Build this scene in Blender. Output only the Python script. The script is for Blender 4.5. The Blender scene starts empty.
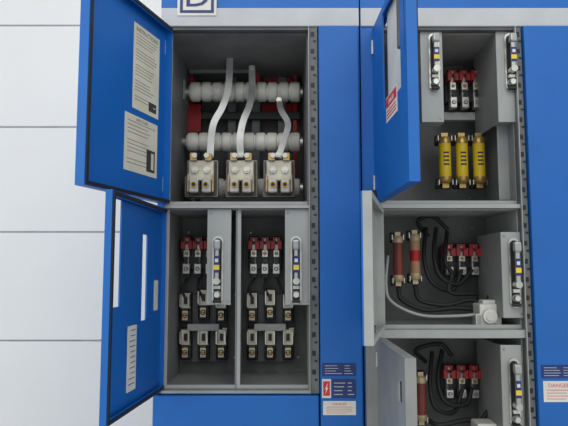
import bpy, bmesh, math, random
from mathutils import Matrix, Vector
random.seed(4)
scene=bpy.context.scene
scene.view_settings.view_transform='Standard'
# ---------------------------------------------------------------- camera
F=605.0; K=0.0025; D=F*K; H=1.5
TH=math.atan(59/F)
CAM=Vector((0,-D,H))
cd=bpy.data.cameras.new('camera'); cam=bpy.data.objects.new('camera',cd)
scene.collection.objects.link(cam); scene.camera=cam
cd.sensor_width=36; cd.lens=36*F/568; cd.clip_start=0.02
cam.location=CAM; cam.rotation_euler=(math.pi/2+TH,0,0)
def ray(px,py):
    fw=Vector((0,math.cos(TH),math.sin(TH))); up=Vector((0,-math.sin(TH),math.cos(TH)))
    return fw*F+Vector((1,0,0))*(px-284)+up*(213-py)
def W(px,py,Y=0.0):
    d=ray(px,py); t=(Y+D)/d.y
    return CAM+d*t
def X(px,Y=0.0,py=272): return W(px,py,Y).x
def Z(py,Y=0.0): return W(284,py,Y).z
# ---------------------------------------------------------------- materials
MATS={}
def s2l(c): return tuple((v/255/12.92 if v/255<=0.04045 else ((v/255+0.055)/1.055)**2.4) for v in c)
def mat(name,rgb,rough=0.5,metal=0.0,var=0.06,scale=14,bump=0.0,bscale=200):
    if name in MATS: return MATS[name]
    m=bpy.data.materials.new(name); m.use_nodes=True
    nt=m.node_tree; b=nt.nodes['Principled BSDF']
    c=s2l(rgb)
    tc=nt.nodes.new('ShaderNodeTexCoord'); n=nt.nodes.new('ShaderNodeTexNoise')
    n.inputs['Scale'].default_value=scale; n.inputs['Detail'].default_value=6
    nt.links.new(tc.outputs['Object'],n.inputs['Vector'])
    r=nt.nodes.new('ShaderNodeValToRGB')
    r.color_ramp.elements[0].position=0.3; r.color_ramp.elements[1].position=0.7
    r.color_ramp.elements[0].color=(*[max(0,v*(1-var*2)) for v in c],1)
    r.color_ramp.elements[1].color=(*[min(1,v*(1+var)) for v in c],1)
    nt.links.new(n.outputs['Fac'],r.inputs['Fac']); nt.links.new(r.outputs['Color'],b.inputs['Base Color'])
    b.inputs['Roughness'].default_value=rough; b.inputs['Metallic'].default_value=metal
    if bump>0:
        n2=nt.nodes.new('ShaderNodeTexNoise'); n2.inputs['Scale'].default_value=bscale
        nt.links.new(tc.outputs['Object'],n2.inputs['Vector'])
        bp=nt.nodes.new('ShaderNodeBump'); bp.inputs['Strength'].default_value=bump; bp.inputs['Distance'].default_value=0.001
        nt.links.new(n2.outputs['Fac'],bp.inputs['Height']); nt.links.new(bp.outputs['Normal'],b.inputs['Normal'])
    MATS[name]=m; return m
BLUE=mat('blue_enamel',(4,100,184),0.48,0,0.05,6,0.12,300)
NAVY=mat('navy_plate',(24,48,110),0.4)
GREY=mat('grey_enamel',(146,148,146),0.5,0,0.10,9,0.15)
GREYL=mat('light_grey_enamel',(170,173,170),0.5,0,0.07,9)
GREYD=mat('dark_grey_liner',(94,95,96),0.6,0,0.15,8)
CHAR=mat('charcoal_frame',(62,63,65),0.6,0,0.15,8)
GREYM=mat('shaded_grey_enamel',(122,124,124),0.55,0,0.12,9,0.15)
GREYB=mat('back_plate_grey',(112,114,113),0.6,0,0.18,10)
TRIM=mat('pale_trim',(190,193,196),0.45,0,0.04)
WHITE=mat('white_plastic',(218,217,210),0.45,0,0.05)
INSU=mat('insulator_cream',(230,229,220),0.35,0,0.06,20)
BLACK=mat('black_plastic',(22,22,24),0.45,0,0.1)
RUB=mat('black_rubber',(30,30,32),0.6)
RED=mat('red_plastic',(165,30,32),0.4,0,0.12,20)
REDD=mat('red_label',(205,50,60),0.5)
REDB=mat('red_barrier',(170,20,26),0.5,0,0.12)
SIL=mat('zinc_metal',(200,200,193),0.32,0.85,0.12,30)
ALU=mat('aluminium_bar',(184,186,184),0.38,0.6,0.1,20)
TARN=mat('tarnished_plating',(200,194,176),0.4,0.45,0.15,30)
BRASS=mat('brass_metal',(192,158,92),0.36,0.7,0.1,30)
BEIGE=mat('beige_cap',(196,178,142),0.45,0.3,0.1,30)
YEL=mat('yellow_fuse',(218,186,28),0.45,0,0.06)
TAN=mat('tan_fuse',(168,128,92),0.5,0,0.12)
BRN=mat('brown_fuse',(118,52,42),0.5,0,0.12)
PAPER=mat('paper_cream',(222,217,196),0.8,0,0.05)
PAPER2=mat('paper_white',(222,221,212),0.8,0,0.05)
INK=mat('ink_dark',(60,60,58),0.8)
INKG=mat('ink_grey',(130,128,120),0.8)
PINK=mat('ink_pink',(215,90,100),0.7)
YELS=mat('yellow_sticker',(235,205,60),0.5)
# ---------------------------------------------------------------- mesh builder
WM={}
def clean_link(o): scene.collection.objects.link(o)
class MB:
    def __init__(s,M=None): s.bm=bmesh.new(); s.mats=[]; s.M=M or Matrix()
    def mi(s,m):
        if m not in s.mats: s.mats.append(m)
        return s.mats.index(m)
    def v(s,p): return s.bm.verts.new(s.M@Vector(p))
    def box(s,x0,x1,y0,y1,z0,z1,m,bev=0):
        if x0>x1:x0,x1=x1,x0
        if y0>y1:y0,y1=y1,y0
        if z0>z1:z0,z1=z1,z0
        v=[s.v(p) for p in [(x0,y0,z0),(x1,y0,z0),(x1,y1,z0),(x0,y1,z0),(x0,y0,z1),(x1,y0,z1),(x1,y1,z1),(x0,y1,z1)]]
        fs=[]
        for q in [(0,1,5,4),(1,2,6,5),(2,3,7,6),(3,0,4,7),(4,5,6,7),(3,2,1,0)]:
            f=s.bm.faces.new([v[i] for i in q]); f.material_index=s.mi(m); fs.append(f)
        if bev>0:
            es=list({e for f in fs for e in f.edges})
            bmesh.ops.bevel(s.bm,geom=es,offset=min(bev,0.45*min(x1-x0,y1-y0,z1-z0)),segments=2,profile=0.5,affect='EDGES')
    def rings(s,rings,m,cap=True,smooth=True):
        R=[[s.v(p) for p in r] for r in rings]; n=len(R[0]); k=s.mi(m)
        for a,b in zip(R[:-1],R[1:]):
            for i in range(n):
                f=s.bm.faces.new((a[i],a[(i+1)%n],b[(i+1)%n],b[i])); f.material_index=k; f.smooth=smooth
        if cap:
            for r in (R[0][::-1],R[-1]):
                f=s.bm.faces.new(r); f.material_index=k
                for e in f.edges: e.smooth=False
    def lathe(s,p0,p1,prof,m,seg=20):
        p0=Vector(p0);p1=Vector(p1);ax=(p1-p0); L=ax.length; ax.normalize()
        a=ax.orthogonal().normalized(); b=ax.cross(a)
        s.rings([[p0+ax*(t*L)+(a*math.cos(2*math.pi*i/seg)+b*math.sin(2*math.pi*i/seg))*r for i in range(seg)] for t,r in prof],m)
    def cyl(s,p0,p1,r,m,seg=16,r1=None):
        s.lathe(p0,p1,[(0,r),(1,r if r1 is None else r1)],m,seg)
    def hexbolt(s,c,r,h,m):  # axis -y
        c=Vector(c); s.rings([[c+Vector((math.cos(i*math.pi/3)*r,-t,math.sin(i*math.pi/3)*r)) for i in range(6)][::-1] for t in (0,h)],m,smooth=False)
        s.cyl(c+Vector((0,-h,0)),c+Vector((0,-h-h*.6,0)),r*.5,m,10)
    def screw(s,c,r,m=None):
        c=Vector(c); s.lathe(c,c+Vector((0,-r*.6,0)),[(0,r),(.6,r),(1,r*.6)],m or SIL,12)
        s.box(c.x-r*.7,c.x+r*.7,c.y-r*.65,c.y-r*.55,c.z-r*.1,c.z+r*.1,BLACK)
    def smoothpath(s,pts,n=8):
        P=[Vector(p) for p in pts]; P=[P[0]*2-P[1]]+P+[P[-1]*2-P[-2]]; out=[]
        for i in range(1,len(P)-2):
            for j in range(n):
                t=j/n; a,b,c,d=P[i-1:i+3]
                out.append(0.5*((2*b)+(c-a)*t+(2*a-5*b+4*c-d)*t*t+(3*b-a-3*c+d)*t**3))
        out.append(P[-2]); return out
    def tube(s,pts,r,m,seg=10,n=8):
        P=s.smoothpath(pts,n); rs=[]; prev=None
        for i,p in enumerate(P):
            t=(P[min(i+1,len(P)-1)]-P[max(i-1,0)]).normalized()
            a=(prev-t*prev.dot(t)) if prev else t.orthogonal()
            a.normalize(); prev=a; b=t.cross(a)
            rs.append([p+(a*math.cos(2*math.pi*k/seg)+b*math.sin(2*math.pi*k/seg))*r for k in range(seg)])
        s.rings(rs,m)
    def strap(s,pts,w,th,m,n=6):
        P=s.smoothpath(pts,n); rs=[]
        for i,p in enumerate(P):
            t=(P[min(i+1,len(P)-1)]-P[max(i-1,0)]).normalized()
            side=Vector((t.z,0,-t.x))
            if side.length<.05: side=Vector((1,0,0))
            side.normalize(); nn=t.cross(side).normalized()
            rs.append([p+side*w/2+nn*th/2,p-side*w/2+nn*th/2,p-side*w/2-nn*th/2,p+side*w/2-nn*th/2])
        s.rings(rs,m,smooth=False)
    def prism(s,poly,y0,y1,m):
        s.rings([[(x,y,z) for x,z in poly] for y in (y0,y1)],m,smooth=False)
    def panel(s,xs,zs,y0,y1,holes,m_ext,m_int):
        bx=sorted(set(list(xs)+[h[0] for h in holes]+[h[1] for h in holes])); bz=sorted(set(list(zs)+[h[2] for h in holes]+[h[3] for h in holes]))
        def solid(i,j):
            if i<0 or j<0 or i>=len(bx)-1 or j>=len(bz)-1: return False
            cx=(bx[i]+bx[i+1])/2; cz=(bz[j]+bz[j+1])/2
            return not any(h[0]<cx<h[1] and h[2]<cz<h[3] for h in holes)
        V={}
        def vv(i,j,y):
            k=(i,j,y)
            if k not in V: V[k]=s.v((bx[i],y,bz[j]))
            return V[k]
        def q(vs,m): f=s.bm.faces.new(vs); f.material_index=s.mi(m)
        for i in range(len(bx)-1):
            for j in range(len(bz)-1):
                if not solid(i,j): continue
                q([vv(i,j,y0),vv(i+1,j,y0),vv(i+1,j+1,y0),vv(i,j+1,y0)],m_ext)
                q([vv(i,j+1,y1),vv(i+1,j+1,y1),vv(i+1,j,y1),vv(i,j,y1)],m_int)
                if not solid(i-1,j): q([vv(i,j,y1),vv(i,j,y0),vv(i,j+1,y0),vv(i,j+1,y1)],m_ext)
                if not solid(i+1,j): q([vv(i+1,j,y0),vv(i+1,j,y1),vv(i+1,j+1,y1),vv(i+1,j+1,y0)],m_ext)
                if not solid(i,j-1): q([vv(i,j,y1),vv(i+1,j,y1),vv(i+1,j,y0),vv(i,j,y0)],m_ext)
                if not solid(i,j+1): q([vv(i,j+1,y0),vv(i+1,j+1,y0),vv(i+1,j+1,y1),vv(i,j+1,y1)],m_ext)
    def text(s,txt,o,right,up,h,m,center=True,sx=1.0):
        cu=bpy.data.curves.new('t','FONT'); cu.body=txt; cu.size=1; cu.resolution_u=3; cu.extrude=0.01
        if center: cu.align_x='CENTER'
        ob=bpy.data.objects.new('t',cu); scene.collection.objects.link(ob)
        dg=bpy.context.evaluated_depsgraph_get(); me=bpy.data.meshes.new_from_object(ob.evaluated_get(dg))
        right=Vector(right);up=Vector(up); nrm=right.cross(up); o=Vector(o); k=s.mi(m)
        vs=[s.v(o+right*(v.co.x*h*sx)+up*(v.co.y*h)+nrm*(v.co.z*h)) for v in me.vertices]
        for p in me.polygons:
            try:
                f=s.bm.faces.new([vs[i] for i in p.vertices]); f.material_index=k
            except ValueError: pass
        bpy.data.objects.remove(ob); bpy.data.curves.remove(cu); bpy.data.meshes.remove(me)
    def finish(s,name,parent=None,label=None,origin=None):
        me=bpy.data.meshes.new(name)
        if origin is None:
            co=[v.co for v in s.bm.verts]
            mn=Vector([min(c[i] for c in co) for i in range(3)]); mx=Vector([max(c[i] for c in co) for i in range(3)])
            origin=Matrix.Translation((mn+mx)/2)
        bmesh.ops.transform(s.bm,matrix=origin.inverted(),verts=s.bm.verts)
        bmesh.ops.recalc_face_normals(s.bm,faces=s.bm.faces)
        s.bm.to_mesh(me); s.bm.free()
        for m in s.mats: me.materials.append(m)
        o=bpy.data.objects.new(name,me); clean_link(o)
        place(o,parent,origin)
        if label: o['label']=label
        return o
def place(o,parent,world):
    WM[o.name]=world.copy()
    if parent:
        o.parent=parent; o.matrix_local=WM[parent.name].inverted()@world
    else: o.matrix_world=world
def thing(name,loc,label,cat,group=None):
    e=bpy.data.objects.new(name,None); e.empty_display_size=.05; clean_link(e)
    place(e,None,Matrix.Translation(loc)); e['label']=label; e['category']=cat
    if group: e['group']=group
    return e
# ---------------------------------------------------------------- setting
WY=0.95
mb=MB()
zz=[Z(-60,WY),Z(24,WY),Z(127,WY),Z(232,WY),Z(335,WY)]
step=zz[2]-zz[3]; top=zz[2]
edges=[top+step*k for k in range(-7,6)]
edges=[max(0,e) for e in edges if e>-step]
WALLM=mat('white_wall_panel',(236,237,237),0.6,0,0.012,3,0.1,90)
GROOVE=mat('panel_groove',(214,216,218),0.7)
mb.box(-3.2,3.2,WY+.012,WY+.1,0,edges[-1],GROOVE)
for a,b in zip(edges[:-1],edges[1:]):
    if b-a>.05: mb.box(-3.2,3.2,WY,WY+.02,a+.002,b-.002,WALLM,.003)
w=mb.finish('wall_back'); w['kind']='structure'
mb=MB(); mb.box(-3.2,3.2,-3,WY+.1,-.05,0,mat('concrete_floor',(190,188,182),0.7,0,0.1,3)); w=mb.finish('floor'); w['kind']='structure'

# ---------------------------------------------------------------- cabinets
CT=2.32
def door_matrix(hx,alpha): return Matrix.Translation((hx,-0.004,0))@Matrix.Rotation(-alpha,4,'Z')
def door_px(M,px,py,ylocal=0.0):
    n=(M.to_3x3()@Vector((0,1,0))); p0=M@Vector((0,ylocal,0)); d=ray(px,py)
    t=(p0-CAM).dot(n)/d.dot(n); q=M.inverted()@(CAM+d*t); return q.x,q.z
def make_door(cab,M,w,z0,z1,ext,inn,holes=(),gasket=True,label=None,flange=0.018):
    mb=MB(M)
    mb.panel((0.0,w),(z0,z1),-.0035,0,holes,ext,inn)
    t=.0025
    mb.box(0,w,0,flange,z0,z0+t,inn); mb.box(0,w,0,flange,z1-t,z1,inn)
    mb.box(0,t,0,flange,z0+t,z1-t,inn); mb.box(w-t,w,0,flange,z0+t,z1-t,inn)
    mb.box(t,w-t,flange-.002,flange,z0+t,z0+.012,inn); mb.box(t,w-t,flange-.002,flange,z1-.012,z1-t,inn)
    mb.box(w-.012,w-t,flange-.002,flange,z0+.012,z1-.012,inn)
    d=mb.finish('door',cab,label,M)
    if gasket:
        mb=MB(M); g=.003
        mb.box(.004,w-.004,flange,flange+g,z0+.002,z0+.009,RUB); mb.box(.004,w-.004,flange,flange+g,z1-.009,z1-.002,RUB)
        mb.box(w-.010,w-.003,flange,flange+g,z0+.009,z1-.009,RUB)
        mb.finish('gasket',d,'black rubber gasket',M)
    for zc in (z0+.05,z1-.05):
        mb=MB(); hx=M.translation.x
        mb.cyl((hx-.004,-.006,zc-.018),(hx-.004,-.006,zc+.018),.004,ALU,10); mb.finish('hinge',d)
    return d
def sheet(door,M,u0,u1,z0,z1,m,lines=8,diagram=None,head=None,inkm=None):
    mb=MB(M); y=.0006; ik=inkm or INKG
    mb.box(u0,u1,0,y,z0,z1,m)
    hgt=z1-z0; wd=abs(u1-u0); lo,hi=min(u0,u1),max(u0,u1)
    n=lines
    for i in range(n):
        zc=z1-hgt*(.12+.8*i/n); L=wd*random.uniform(.55,.84)
        if i%5==4: continue
        mb.box(hi-wd*.08-L,hi-wd*.08,y,y+.0003,zc-.0009,zc+.0006,ik)
    if diagram:
        for (a,b,c,e) in diagram:
            mb.box(lo+wd*a,lo+wd*b,y,y+.0005,z0+hgt*c,z0+hgt*e,INK)
            mb.box(lo+wd*(a+.04),lo+wd*(a+.12),y+.0005,y+.0008,z0+hgt*(c+.05),z0+hgt*(e-.05),m)
    if head: mb.text(head,Vector(((u0+u1)/2,y,z1-hgt*.085)),(-1,0,0),(0,0,1),hgt*.07,INK)
    mb.finish('paper_sheet',door,'cream paper instruction sheet with printed lines')

def slots(mb,x0,x1,z0,z1,pitch=.045):
    z=z1-.02
    while z>z0+.01:
        c=(x0+x1)/2
        mb.box(c-.005,c+.004,-.0022,-.0012,z-.006,z+.006,BLACK,)
        mb.box(c+.001,c+.008,-.0022,-.0012,z-.021,z-.016,BLACK)
        z-=pitch

def cabinet(x0,x1,label,opens,strip,wire,left,bottom_z):
    cab=thing('electrical_cabinet',((x0+x1)/2,.25,0),label,'electrical cabinet','motor control cabinets in a row')
    hz0=Z(27); 
    mb=MB()
    mb.box(x0,x0+.003,.004,.55,.06,CT,BLUE); mb.box(x1-.003,x1,.004,.55,.06,CT,BLUE)
    mb.box(x0+.003,x1-.003,.545,.55,.06,CT,GREY); mb.box(x0,x1,.004,.55,CT,CT+.004,BLUE)
    mb.box(x0+.003,x1-.003,.004,.545,.06,.064,GREY)
    mb.box(x0+.01,x1-.01,.03,.53,0,.06,BLACK)
    mb.finish('body',cab)
    mb=MB()
    zh=Z(8.5)
    mb.box(x0,x1,-.002,.012,zh,CT,BLUE,.0015); mb.finish('header_panel',cab)
    mb=MB()
    mb.box(x0+.001,x1-.001,-.006,.012,hz0,zh-.0005,TRIM,.002); mb.finish('header_trim',cab,'pale grey header trim strip')
    # frame
    mb=MB(); zb=bottom_z
    mb.box(x0,left,-.001,.02,zb,hz0-.0005,BLUE,.001)
    zs=sorted({z for o in opens for z in o[:2]})
    mb.box(left,strip[0],0,.02,max(z for z in zs),hz0-.0005,GREYD)
    srt=sorted(opens,key=lambda o:-o[1])
    for a,b in zip(srt[:-1],srt[1:]): mb.box(left,strip[0],0.001,.02,b[1],a[0],GREYL)
    mb.box(left,strip[0],0,.02,zb,srt[-1][0],GREYL)
    mb.finish('front_frame',cab)
    mb=MB()
    mb.box(strip[0],strip[1],-.001,.02,zb,hz0-.0005,GREYB)
    slots(mb,strip[0],strip[1],zb,hz0)
    mb.box(strip[0],strip[0]+.002,-.008,-.001,zb,hz0-.0005,GREYL)
    mb.finish('latch_strip',cab,'grey strip with black latch slots')
    mb=MB()
    mb.box(wire[0],wire[1],-.014,.01,.08,hz0-.002,BLUE,.003)
    mb.finish('wireway_cover',cab,'tall narrow blue cover')
    mb=MB()
    mb.box(x0+.001,strip[1]-.001,-.014,.01,.42,zb-.003,BLUE,.003)
    mb.finish('lower_panel',cab)
    mb=MB()
    mb.box(x0+.001,strip[1]-.001,-.014,.01,.08,.415,BLUE,.003)
    mb.finish('lower_panel',cab)
    return cab
XL0=X(156); XL1=X(362.2)
OPL=[ (Z(205),Z(30)), (Z(391),Z(208)) ]
LEFT1=X(163); ST1=(X(309),X(318.5))
cab1=cabinet(XL0,XL1,'tall blue metal electrical cabinet, doors open, beside white wall',OPL,ST1,(X(319.5),X(360.8)),LEFT1,Z(393.5))
XR0=X(363.2); XR1=X(590)
LEFT2=X(377); ST2=(X(523),X(530))
OPR=[(Z(204),Z(30)),(Z(330),Z(208)),(Z(470),Z(338))]
cab2=cabinet(XR0,XR1,'tall blue metal electrical cabinet with three open stacked units',OPR,ST2,(X(531),XR1-.002),LEFT2,Z(472))

# emblem on header
mb=MB(); a=X(178,0,5);b=X(217,0,5); zt=Z(17); wq=b-a
mb.box(a,b,-.009,-.006,zt,zt+wq,WHITE,.0008)
t=wq*.07; y0,y1=-.0102,-.009; i=wq*.07
mb.box(a+i,b-i,y0,y1,zt+i,zt+i+t,NAVY); mb.box(a+i,b-i,y0,y1,zt+wq-i-t,zt+wq-i,NAVY)
mb.box(a+i,a+i+t,y0,y1,zt+i+t,zt+wq-i-t,NAVY); mb.box(b-i-t,b-i,y0,y1,zt+i+t,zt+wq-i-t,NAVY)
mb.text('D',((a+b)/2,-.0095,zt+wq*.24),(1,0,0),(0,0,1),wq*.78,NAVY,sx=1.15)
mb.finish('emblem_plate',cab1,'white plate with blue square and letter D')

# plates and stickers on wireway covers
def sticker(cab,px0,py0,px1,py1,base,kind,Y=-.0145):
    p=W(px0,py0,Y);q=W(px1,py1,Y); mb=MB(); x0,x1,z1,z0=p.x,q.x,p.z,q.z
    mb.box(x0,x1,Y-.0006,Y,z0,z1,base); y=Y-.0006; w=x1-x0;h=z1-z0
    if kind=='plate':
        for k in range(4):
            zc=z1-h*(.2+.2*k); mb.box(x0+w*.08,x0+w*random.uniform(.4,.6),y-.0003,y,zc-h*.03,zc+h*.01,TRIM)
            mb.box(x0+w*.66,x0+w*random.uniform(.8,.94),y-.0003,y,zc-h*.03,zc+h*.01,TRIM)
    if kind=='warn':
        mb.box(x0+w*.12,x1-w*.12,y-.0003,y,z0+h*.12,z1-h*.12,REDD)
        cx=(x0+x1)/2; mb.prism([(cx+w*.16,z0+h*.8),(cx-w*.2,z0+h*.46),(cx-w*.03,z0+h*.46),(cx-w*.16,z0+h*.2),(cx+w*.2,z0+h*.54),(cx+w*.03,z0+h*.54)],y-.0006,y-.0003,PAPER2)
    if kind=='text':
        mb.text('DANGER',((x0+x1)/2,y-.0002,z1-h*.30),(1,0,0),(0,0,1),h*.26,PINK)
        for k in range(4):
            zc=z1-h*(.42+.14*k); mb.box(x0+w*.1,x0+w*random.uniform(.7,.92),y-.0003,y,zc-h*.03,zc,PINK)
    mb.finish('nameplate' if kind=='plate' else 'warning_label',cab,{'plate':'navy nameplate with fine print','warn':'red and white shock warning sticker','text':'white DANGER sticker with red print'}[kind])
sticker(cab1,322,363,356,376,NAVY,'plate'); sticker(cab1,322,379,331,398,PAPER2,'warn'); sticker(cab1,332,379,356,398,NAVY,'plate'); sticker(cab1,323,401,356,415,PAPER2,'text')
sticker(cab2,541,365,575,378,NAVY,'plate'); sticker(cab2,543,381,575,402,PAPER2,'text')

# doors
HX1=X(162)
M1=door_matrix(HX1,math.radians(107))
dz=.003
d1=make_door(cab1,M1,.352,Z(205.5)+dz,Z(28.5)-dz,BLUE,BLUE,label='blue door swung wide with instruction sheets on its inside')
def sheet_px(door,M,px0,py0,px1,py1,m,**k):
    u0,za=door_px(M,px0,(py0+py1)/2); u1,_=door_px(M,px1,(py0+py1)/2)
    pc=(px0+px1)/2; _,zt=door_px(M,pc,py0); _,zb=door_px(M,pc,py1)
    sheet(door,M,min(u0,u1),max(u0,u1),zb,zt,m,**k)
sheet_px(d1,M1,133,30,159,114,PAPER,lines=22,diagram=[(.1,.4,.05,.16)],head='INSTRUCTIONS')
sheet_px(d1,M1,124,118,157,174,PAPER,lines=12,diagram=[(.08,.34,.08,.48)],head='DIRECTIONS')
M2=door_matrix(HX1,math.radians(95.2))
h1=(.285,.320,Z(300),Z(214)); h2=(.115,.150,Z(316),Z(238))
d2=make_door(cab1,M2,.366,Z(390.5)+dz,Z(208)-dz,BLUE,BLUE,holes=[h1,h2],label='blue door open square with two handle slots',flange=.010)
mb=MB(M2); mb.box(.18,.235,0,.0008,Z(374),Z(318),PAPER2); 
for k in range(11): mb.box(.188,.188+random.uniform(.025,.04),.0008,.0011,Z(322.5+4.6*k),Z(321.5+4.6*k),INKG)
mb.finish('paper_sheet',d2,'white paper label')
mb=MB(M2); mb.box(.030,.060,0,.0008,Z(309),Z(280),PAPER2); mb.finish('paper_sheet',d2,'small white label')
# right cabinet doors
HX2=X(377)
M3=door_matrix(HX2,math.radians(88))
def u_of(M,px,py=100): return door_px(M,px,py)[0]
hs=[(u_of(M3,385),u_of(M3,403),Z(124),Z(36)),]
hs.append((min(.340,u_of(M3,408)),.348,Z(104),Z(36)))
d3=make_door(cab2,M3,.360,Z(204)+dz,Z(28.5)-dz,BLUE,BLUE,holes=hs,label='blue door seen from its outer face with handle cutouts')
mb=MB(M3); a,b,c,e=hs[0]
mb.box(a-.006,b+.006,.009,.011,c-.006,e+.006,WHITE)  # pale plate added behind the cutout for the bright view through it
mb.finish('cutout_backing',d3,'added pale backing plate behind cutout')
mb=MB(M3); mb.box(b-.03,b-.012,-.004,.009,c+.09,c+.20,GREYD,.003); mb.finish('door_handle',d3,'dark grey pull')
mb=MB(M3); ua=u_of(M3,388); ub=u_of(M3,399); zt=door_px(M3,393,92)[1]; zb=door_px(M3,393,118)[1]
ub=max(ub,ua+.02)
mb.box(ua,ub,-.0045,-.0035,zb,zt,PAPER2); hh=zt-zb
mb.box(ua+.003,ub-.003,-.0050,-.0045,zt-hh*.45,zt-.003,REDD)
mb.text('DANGER',((ua+ub)/2,-.0052,zt-hh*.36),(1,0,0),(0,0,1),hh*.26,PAPER2,sx=.9)
for k in range(3): mb.box(ua+.006,ub-.008,-.0050,-.0045,zb+hh*(.12+.13*k),zb+hh*(.17+.13*k),REDD)
mb.finish('warning_label',d3,'red and white DANGER label')
mb=MB(M3); mb.cyl((.02,-.0035,Z(196)),(.02,-.022,Z(196)),.011,BLACK); mb.finish('door_latch',d3,'black round latch')
M4=door_matrix(HX2,math.radians(103))
d4=make_door(cab2,M4,.352,Z(330)+dz,Z(208)-dz,BLUE,GREYL,gasket=False,label='door open past square showing pale grey inner face')
mb=MB(M4); mb.box(.30,.34,.001,.012,Z(322),Z(312),BLACK,.002); mb.box(.31,.33,.012,.02,Z(320),Z(314),SIL,.002); mb.finish('door_latch',d4,'black latch')
M5=door_matrix(HX2,math.radians(90))
d5=make_door(cab2,M5,.345,Z(470)+dz,Z(337)-dz,GREY,GREY,holes=[(.275,.31,Z(377),Z(359))],gasket=False,label='grey door seen from its outer face with small cutout')
mb=MB(); mb.box(XR0+.003,LEFT2-.001,-.006,-.001,Z(470),Z(340),GREY,.001); mb.finish('filler_strip',cab2,'grey filler strip')

# ---------------------------------------------------------------- units
def housing(unit,x0,x1,z0,z1,d,m_side=GREY,m_back=GREYB,front=None,y0=.0205):
    t=.002; mb=MB()
    mb.box(x0,x0+t,y0,d,z0,z1,m_side); mb.box(x1-t,x1,y0,d,z0,z1,m_side)
    mb.box(x0+t,x1-t,y0,d,z0,z0+t,m_side); mb.box(x0+t,x1-t,y0,d,z1-t,z1,m_side)
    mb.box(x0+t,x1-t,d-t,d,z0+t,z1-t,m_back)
    mb.box(x0+t,x0+.010,y0,y0+t,z0+t,z1-t,GREYL); 
    mb.box(x0+.01,x1-t,y0,y0+t,z0+t,z0+.010,GREYL)
    for i in range(3):
        for j in range(2):
            mb.screw((x0+(x1-x0)*(.12+.76*j),d-t,z0+(z1-z0)*(.1+.4*i)),.004)
    return mb.finish('housing',unit)
def rbox(mb,px0,py0,px1,py1,Y,dep,m,bev=0.0):
    p=W(px0,(py0+py1)/2,Y); q=W(px1,(py0+py1)/2,Y)
    mb.box(p.x,q.x,Y,Y+dep,Z(py1,Y),Z(py0,Y),m,bev)
def part(u,name,lab,*boxes):
    mb=MB()
    for b in boxes: rbox(mb,*b)
    mb.finish(name,u,lab)
def handle(unit,px0,px1,py0,py1,Y=.012,back=.2,hpx=None,hy=None):
    xa=W(px0,(py0+py1)/2,Y).x; xb=W(px1,(py0+py1)/2,Y).x; zt=Z(py0,Y); zb=Z(py1,Y)
    mb=MB(); mb.box(xa,xb,Y,Y+.003,zb,zt,GREYL,.001); mb.box(xa,xa+.003,Y+.003,back,zb,zt,GREY); mb.box(xa+.003,xb,Y+.003,Y+.05,zb,zb+.003,GREY)
    mb.screw((xa+.008,Y,zt-.01),.003); mb.screw((xb-.008,Y,zb+.01),.003)
    hm=mb.finish('handle_mechanism',unit,'grey operator bracket')
    c=(xa+xb)/2 if hpx is None else W(hpx,(py0+py1)/2,Y).x
    h0,h1=(zb+.01,zt-.02) if hy is None else (Z(hy[1],Y),Z(hy[0],Y))
    L=h1-h0; hw=.0135
    def cap(r,z0,z1):
        pts=[(c+r*math.cos(a),z1-r+r*math.sin(a)) for a in [math.pi*i/10 for i in range(11)]]
        pts+=[(c+r*math.cos(a),z0+r+r*math.sin(a)) for a in [math.pi+math.pi*i/10 for i in range(11)]]; return pts
    mb=MB(); mb.prism(cap(hw,h0,h1),Y-.006,Y,SIL); mb.prism(cap(hw*.72,h0+.006,h1-.006),Y-.008,Y-.006,BLACK)
    mb.finish('escutcheon',hm,'metal escutcheon with dark slot')
    mb=MB(); lz0=h0+L*.30; lz1=h1-L*.06
    mb.box(c-.0055,c+.0055,Y-.03,Y-.022,lz0,lz1,ALU,.003)
    mb.box(c-.009,c+.009,Y-.036,Y-.02,lz1-L*.15,lz1,GREYL,.005)
    mb.cyl((c,Y-.008,lz0+.006),(c,Y-.034,lz0+.006),.0085,SIL,14)
    mb.box(c-.004,c+.004,Y-.022,Y-.008,lz1-L*.12,lz1-L*.04,ALU)
    mb.finish('lever',hm,'metal lever')
    mb=MB(); y=Y-.0305
    mb.box(c-.0068,c+.0068,y-.0012,y,lz0+L*.16,lz0+L*.40,NAVY); mb.box(c-.0068,c+.0068,y-.0018,y-.0012,lz0+L*.20,lz0+L*.27,YELS); mb.box(c-.004,c+.004,y-.0018,y-.0012,lz0+L*.31,lz0+L*.36,PAPER2)
    mb.finish('sticker',hm,'blue sticker with yellow band')
    mb=MB(); mb.lathe((c,Y-.008,h0+L*.14),(c,Y-.022,h0+L*.14),[(0,.010),(.7,.010),(1,.007)],SIL,16)
    mb.finish('pivot',hm,'round metal pivot')
    mb=MB(); mb.box(c-.010,c+.010,Y-.018,Y-.008,h0+L*.02,h0+L*.07,BLACK,.002); mb.finish('lever_stop',hm)
    mb=MB(); mb.box(c-.008,c+.008,Y-.016,Y-.008,h0+L*.22,h0+L*.27,PAPER2,.001); mb.finish('lever_stop',hm)
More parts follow.
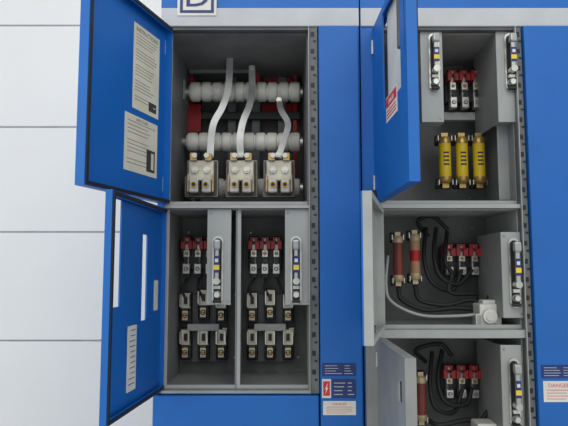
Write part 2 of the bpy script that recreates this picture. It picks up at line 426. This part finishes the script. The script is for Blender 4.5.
def red_poles(unit,px0,px1,py,Y=.15,drop=24,n=3):
    s=(Y+D)/F; mb=MB(); zt=Z(py,Y); xa=X(px0,Y,py); xb=X(px1,Y,py); h=13*s; w=(xb-xa)/n
    mb.box(xa,xb,Y+.03,Y+.06,zt-h*2.6,zt-h*.2,BLACK,.003)
    for k in range(n):
        c=xa+w*(k+.5)
        mb.box(c-w*.40,c+w*.40,Y+.008,Y+.04,zt-h*.55,zt,RED,.003)
        mb.prism([(c-w*.46,zt-h),(c-w*.18,zt-h),(c-w*.08,zt-h*.55),(c-w*.46,zt-h*.35)],Y-.002,Y+.03,RED)
        mb.prism([(c+w*.46,zt-h),(c+w*.46,zt-h*.35),(c+w*.08,zt-h*.55),(c+w*.18,zt-h)],Y-.002,Y+.03,RED)
        mb.screw((c,Y+.008,zt-h*.28),.0035)
    mb.finish('terminal_block',unit,'red moulded three-pole block')
    for k in range(n):
        c=xa+w*(k+.5); z=zt-h*.6; dz_=drop*s
        mb=MB()
        mb.box(c-.006,c+.006,Y+.012,Y+.03,z-dz_,z,ALU,.002)
        mb.box(c-.009,c+.009,Y+.002,Y+.02,z-dz_*.45,z-dz_*.2,SIL,.002)
        mb.box(c-.010,c+.010,Y-.002,Y+.02,z-dz_,z-dz_*.66,SIL,.002)
        mb.box(c-.004,c+.004,Y-.0045,Y+.0,z-dz_*.66,z-dz_*.45,BLACK)
        mb.screw((c,Y-.002,z-dz_*.83),.006); mb.screw((c,Y+.002,z-dz_*.32),.005,BRASS)
        mb.finish('contact_jaw',unit,'zinc contact jaw')
def clip(unit,px,py,Y=.17,hpx=22,base=BLACK,shift=0):
    s=(Y+D)/F; c=W(px,py,Y); h=hpx*s; w=.0135; mb=MB()
    mb.box(c.x-w*1.15,c.x+w*1.15,Y+.015,Y+.04,c.z-h*.6,c.z+h*.55,base,.003)
    mb.box(c.x-w,c.x-w+.003,Y-.012,Y+.015,c.z+h*.02,c.z+h*.46,SIL); mb.box(c.x+w-.003,c.x+w,Y-.012,Y+.015,c.z+h*.02,c.z+h*.46,SIL)
    mb.box(c.x-w,c.x+w,Y+.011,Y+.015,c.z-h*.05,c.z+h*.5,TARN)
    mb.box(c.x-w*.35,c.x+w*.35,Y+.006,Y+.011,c.z+h*.1,c.z+h*.36,BLACK)
    mb.box(c.x-w*.8,c.x+w*.8,Y,Y+.015,c.z-h*.52,c.z-h*.1,TARN,.003)
    mb.screw((c.x,Y,c.z-h*.3),.0075,BRASS)
    mb.finish('fuse_clip',unit,'metal fuse clip on dark base')
def fuse(unit,px,py0,py1,body,Y=.14,r=.012,band=None,label='cartridge fuse',txt=False,capm=None):
    capm=capm or BRASS
    x=W(px,(py0+py1)/2,Y).x; zt=Z(py0,Y); zb=Z(py1,Y); L=zt-zb; mb=MB()
    mb.cyl((x,Y,zt-L*.14),(x,Y,zb+L*.14),r,body,20)
    mb.lathe((x,Y,zt-L*.2),(x,Y,zt-L*.08),[(0,r*1.06),(.9,r*1.06),(1,r*.8)],capm,20)
    mb.lathe((x,Y,zb+L*.2),(x,Y,zb+L*.08),[(0,r*1.06),(.9,r*1.06),(1,r*.8)],capm,20)
    mb.box(x-r*.55,x+r*.55,Y-.0015,Y+.0015,zt-L*.1,zt,capm); mb.box(x-r*.55,x+r*.55,Y-.0015,Y+.0015,zb,zb+L*.1,capm)
    if band:
        mb.cyl((x,Y,zb+L*.42),(x,Y,zb+L*.62),r*1.015,band,20)
    if txt:
        for k in range(4): mb.box(x-r*.45,x+r*.45,Y-r*1.02,Y-r*.8,zb+L*(.40+.07*k),zb+L*(.43+.07*k),INK)
    mb.finish('fuse',unit,label)
    for za in (zt-L*.10,zb+L*.10):
        mb=MB()
        mb.box(x-r*1.2,x+r*1.2,Y+r*1.1,Y+r*1.1+.02,za-.014,za+.014,BLACK,.002)
        mb.box(x-r*1.2,x-r*1.2+.002,Y-r*.4,Y+r*1.1,za-.007,za+.007,SIL); mb.box(x+r*1.2-.002,x+r*1.2,Y-r*.4,Y+r*1.1,za-.007,za+.007,SIL)
        mb.finish('fuse_holder',unit,'dark holder with metal clips')
def cables(u,paths,r=.006,m=None,lab='black insulated cable'):
    for p in paths:
        mb=MB(); mb.tube([W(*q) for q in p],r,m or RUB); mb.finish('cable',u,lab)

# ---- main lug compartment
z0,z1=OPL[0]; x0,x1=LEFT1+.0005,ST1[0]-.0005
u=thing('busbar_compartment',((x0+x1)/2,.2,z0),'grey compartment with white ribbed insulators, curved bars and lug terminals','electrical equipment')
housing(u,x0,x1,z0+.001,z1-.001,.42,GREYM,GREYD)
def ribbed(px0,px1,py,Y,rpx,per):
    s=(Y+D)/F; a=W(px0,py,Y); b=W(px1,py,Y); r=rpx*s; L=b.x-a.x; n=int(L/(per*s)); prof=[]
    for i in range(n):
        t=i/n; d=1/n
        prof+=[(t+d*.01,r*.78),(t+d*.08,r*.80),(t+d*.13,r*.96),(t+d*.3,r),(t+d*.8,r),(t+d*.93,r*.96),(t+d*.97,r*.80)]
    mb=MB(); mb.lathe((a.x,Y,a.z),(b.x,Y,b.z),prof,INSU,24)
    mb.cyl((a.x-.012,Y,a.z),(a.x,Y,a.z),r*.55,SIL,16); mb.cyl((b.x,Y,b.z),(b.x+.008,Y,b.z),r*.55,SIL,16)
    mb.box(a.x-.016,a.x-.012,Y-.03,.415,a.z-.03,a.z+.03,GREYL)
    mb.finish('insulator_rod',u,'cream ribbed insulator rod')
ribbed(190,300,92,.27,10,10.5)
ribbed(187,300,142,.25,9.5,10.5)
ribbed(192,300,188,.25,9.5,10.5)
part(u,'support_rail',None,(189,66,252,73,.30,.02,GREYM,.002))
part(u,'support_rail','dark metal beam',(196,46,297,53,.37,.02,CHAR,.002))
part(u,'support_rail','dark metal beam',(190,112,300,119,.35,.02,CHAR,.002))
part(u,'frame_post','dark metal post',(196,46,201,200,.395,.02,CHAR,.002))
for b in ((255,34,260,90,.33,.01),(184,104,201,132,.34,.01),(293,62,297,175,.36,.01),(187,46,194,104,.35,.01),(262,104,296,120,.385,.01),(264,66,292,82,.385,.01)):
    part(u,'barrier_sheet','red insulating barrier',b+(REDB,.001))
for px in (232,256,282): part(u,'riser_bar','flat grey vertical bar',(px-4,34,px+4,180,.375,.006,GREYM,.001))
def bar(pts,w=.019):
    mb=MB(); P=[W(px,py,Y) for px,py,Y in pts]; mb.strap(P,w,.005,ALU)
    mb.hexbolt(P[0]+Vector((0,-.003,-.008)),.0085,.006,SIL); mb.hexbolt(P[-1]+Vector((0,-.003,.008)),.0085,.006,SIL)
    mb.finish('busbar',u,'curved flat metal bar')
bar([(230,33,.2),(230,60,.2),(228,90,.19),(222,108,.18),(213,126,.17),(210,158,.14)])
bar([(252,66,.22),(252,88,.21),(250,104,.19),(243,122,.17),(240,140,.16),(241,158,.14)])
bar([(279,98,.22),(281,110,.2),(288,124,.18),(284,140,.16),(278,158,.14)],.017)
part(u,'clamp','metal bar clamp',(222,29,238,52,.205,.05,ALU,.003),(236,40,247,47,.22,.03,SIL,.003),(217,30,223,40,.21,.03,GREYL,.002))
for i,px in enumerate((201,241,279)):
    Y=.12; c=W(px,172,Y); s=(Y+D)/F; mb=MB(); k=s
    bx=lambda a,b,y0,y1,d0,d1,m,bv=.002: mb.box(c.x+a*k,c.x+b*k,y0,y1,c.z+d0*k,c.z+d1*k,m,bv)
    bx(-13,13,Y,Y+.03,-9,12,TARN,.003)
    bx(-11,-4,Y-.012,Y,11,19,BRASS); bx(4,11,Y-.012,Y,11,19,BRASS)
    bx(-11.2,-1.5,Y-.02,Y+.02,-22,-8,ALU,.004); bx(1.5,11.2,Y-.02,Y+.02,-22,-8,ALU,.004)
    bx(-13.4,-11.5,Y-.012,Y+.02,-21,-3,BRASS); bx(11.5,13.4,Y-.012,Y+.02,-21,-3,BRASS)
    bx(-16,16,Y+.03,Y+.05,-24,14,GREYD)
    for sx in (-6,6):
        mb.hexbolt((c.x+sx*k,Y,c.z+2*k),.010,.008,SIL)
        mb.cyl((c.x+sx*k,Y-.02,c.z-14*k),(c.x+sx*k,Y-.026,c.z-14*k),.0085,BRASS,16); mb.cyl((c.x+sx*k,Y-.026,c.z-14*k),(c.x+sx*k,Y-.0275,c.z-14*k),.006,BLACK,6)
        mb.cyl((c.x+sx*k,Y-.012,c.z+16*k),(c.x+sx*k,Y-.017,c.z+16*k),.007,SIL,12)
    mb.finish('lug_terminal',u,'plated metal double lug with brass bolts')
# ---- twin units in lower compartment
z0,z1=OPL[1]
def twin(xa,xb,cx,hp,label):
    u=thing('fused_switch_unit',((xa+xb)/2,.12,z0),label,'electrical equipment','twin fused switch units in the lower compartment')
    housing(u,xa,xb,z0+.001,z1-.001,.26,GREY,GREYB)
    handle(u,hp-12,hp+12,209,305,hpx=hp-1,hy=(236,304))
    red_poles(u,cx-18,cx+16,236,.17,30)
    for r,py in enumerate((307,344)):
        for k in range(3):
            clip(u,cx-14+18*k,py+(-3 if (k==1 and not r) else 0),.19,27)
    part(u,'mounting_rail',None,(cx-12,324,cx+20,331,.2,.02,GREYL,.002))
    part(u,'rating_label',None,(cx+23,328,cx+28,336,.205,.01,PAPER2,.001))
    part(u,'base_plate','dark insulating base plate',(cx-17,294,cx+28,362,.236,.01,GREYD,.002))
    for k in range(3):
        mb=MB(); px=cx-12+11*k; mb.tube([W(px,266,.19),W(px+1,278,.20),W(px+5*(k-1),288,.2),W(cx-14+18*k,298,.2)],.004,RUB)
        rbox(mb,px-3.5,268,px+3.5,278,.185,.02,BLACK,.002)
        mb.finish('wiring',u,'short black wire')
xm=X(236)
twin(LEFT1+.0005,xm-.0005,199,219,'grey switch unit, red block and empty fuse clips, beside blue door')
twin(xm+.0005,ST1[0]-.0005,266,297,'grey switch unit, red block and empty clips, beside slotted strip')
# ---- right upper unit
x0,x1=LEFT2+.0005,ST2[0]-.0005
z0,z1=OPR[0]
u=thing('fused_switch_unit',((x0+x1)/2,.12,z0),'grey switch unit with three yellow fuses and two lever handles','electrical equipment')
housing(u,x0,x1,z0+.001,z1-.001,.27,GREY,GREYB)
handle(u,421,443,28,122,hpx=434,hy=(34,92)); handle(u,497,519,28,122,hpx=510,hy=(34,92))
red_poles(u,447,482,68,.17,34)
for k,px in enumerate((445,462,479)): fuse(u,px,133,188,YEL,.15,.0165,None,'yellow cartridge fuse with brass ends',True)
part(u,'rating_label','small white label',(459,38,476,49,.2,.004,PAPER2)); part(u,'brass_link','brass link',(480,69,494,78,.2,.02,BRASS,.002))
part(u,'support_rail',None,(444,112,486,120,.2,.02,GREYL,.002))
part(u,'side_plate',None,(498,125,521,200,.06,.003,GREY,.001))
# ---- right middle unit
z0,z1=OPR[1]
u=thing('fused_switch_unit',((x0+x1)/2,.12,z0),'grey switch unit with looping black cables, fuses and cream transformer','electrical equipment')
housing(u,x0,x1,z0+.001,z1-.001,.26,GREYL,GREYB)
handle(u,502,523,232,318,hpx=514,hy=(238,308))
fuse(u,398,232,286,BRN,.13,.0135,None,'brown cartridge fuse with beige ends',capm=BEIGE); fuse(u,415,230,284,TAN,.13,.0135,REDB,'tan cartridge fuse with red band',capm=BEIGE)
red_poles(u,443,481,243,.17,24)
cables(u,[[(426,228,.2),(424,258,.15),(432,282,.13),(452,290,.15),(462,270,.17)],
          [(436,228,.2),(434,255,.16),(440,276,.14),(458,284,.15),(472,270,.17)],
          [(447,232,.2),(445,260,.15),(452,274,.15),(450,292,.14),(478,294,.15)],
          [(415,286,.14),(420,300,.12),(445,305,.12),(470,300,.13),(484,306,.12)],
          [(482,244,.2),(492,262,.17),(495,280,.14),(488,300,.12)],
          [(428,236,.22),(418,222,.2),(432,216,.2),(448,230,.2)],
          [(398,286,.14),(402,300,.12),(425,310,.11),(455,308,.12),(482,310,.12)]])
cables(u,[[(388,256,.14),(386,285,.1),(392,302,.08),(420,315,.07),(455,316,.07),(482,314,.08)]],.004,GREYL,'pale grey wire')
mb=MB(); rbox(mb,480,304,502,328,.06,.06,INSU,.004); rbox(mb,483,300,500,306,.07,.04,WHITE,.004)
c=W(489,316,.058); mb.cyl(c,c+Vector((0,-.012,0)),.018,INSU,20); mb.cyl(c+Vector((0,-.012,0)),c+Vector((0,-.015,0)),.012,WHITE,20); rbox(mb,476,314,482,326,.06,.03,GREYL,.002)
mb.finish('transformer',u,'cream control transformer')
part(u,'rating_label','yellow tag',(484,260,496,266,.2,.004,YELS))
# ---- right lower unit
z0,z1=OPR[2]
u=thing('fused_switch_unit',((x0+x1)/2,.12,z0),'grey switch unit with red block and black cables below grey divider','electrical equipment')
housing(u,x0,x1,z0+.001,z1-.001,.26,GREYL,GREYB)
handle(u,502,523,345,440,hpx=514,hy=(358,428))
red_poles(u,443,481,365,.17,24)
fuse(u,421,372,425,BRN,.13,.0135,None,'brown cartridge fuse with beige ends',capm=BEIGE)
cables(u,[[(432,352,.2),(430,385,.15),(436,408,.13),(454,412,.15),(462,390,.17)],
          [(442,350,.2),(438,380,.16),(446,402,.14),(466,404,.15),(472,388,.17)],
          [(482,366,.2),(492,384,.17),(492,404,.14),(478,425,.12)],
          [(428,420,.14),(440,425,.12),(470,420,.13),(486,430,.12)],
          [(426,362,.22),(416,350,.2),(440,344,.2),(452,356,.2)]])
part(u,'rating_label','yellow tag',(484,382,496,388,.2,.004,YELS)); part(u,'transformer','cream control transformer',(478,424,502,448,.06,.06,INSU,.004))

# ---------------------------------------------------------------- light
wd=bpy.data.worlds.new('world'); scene.world=wd; wd.use_nodes=True
bg=wd.node_tree.nodes['Background']; bg.inputs[0].default_value=(.95,.98,1,1); bg.inputs[1].default_value=.85
def area(name,loc,rot,size,e,col=(1,1,1)):
    l=bpy.data.lights.new(name,'AREA'); l.shape='RECTANGLE'; l.size=size[0]; l.size_y=size[1]; l.energy=e; l.color=col
    o=bpy.data.objects.new(name,l); o.location=loc; o.rotation_euler=rot; clean_link(o)
area('front_top_light',(-.3,-2.6,3.6),(math.radians(48),0,0),(4,2),36,(1,.98,.94))  # added broad area light for soft daylight from front and above
area('left_side_light',(-2.6,-.9,2.0),(0,math.radians(-78),math.radians(-30)),(2.4,2.4),18,(.97,.99,1))  # soft area light from the left, no window modelled
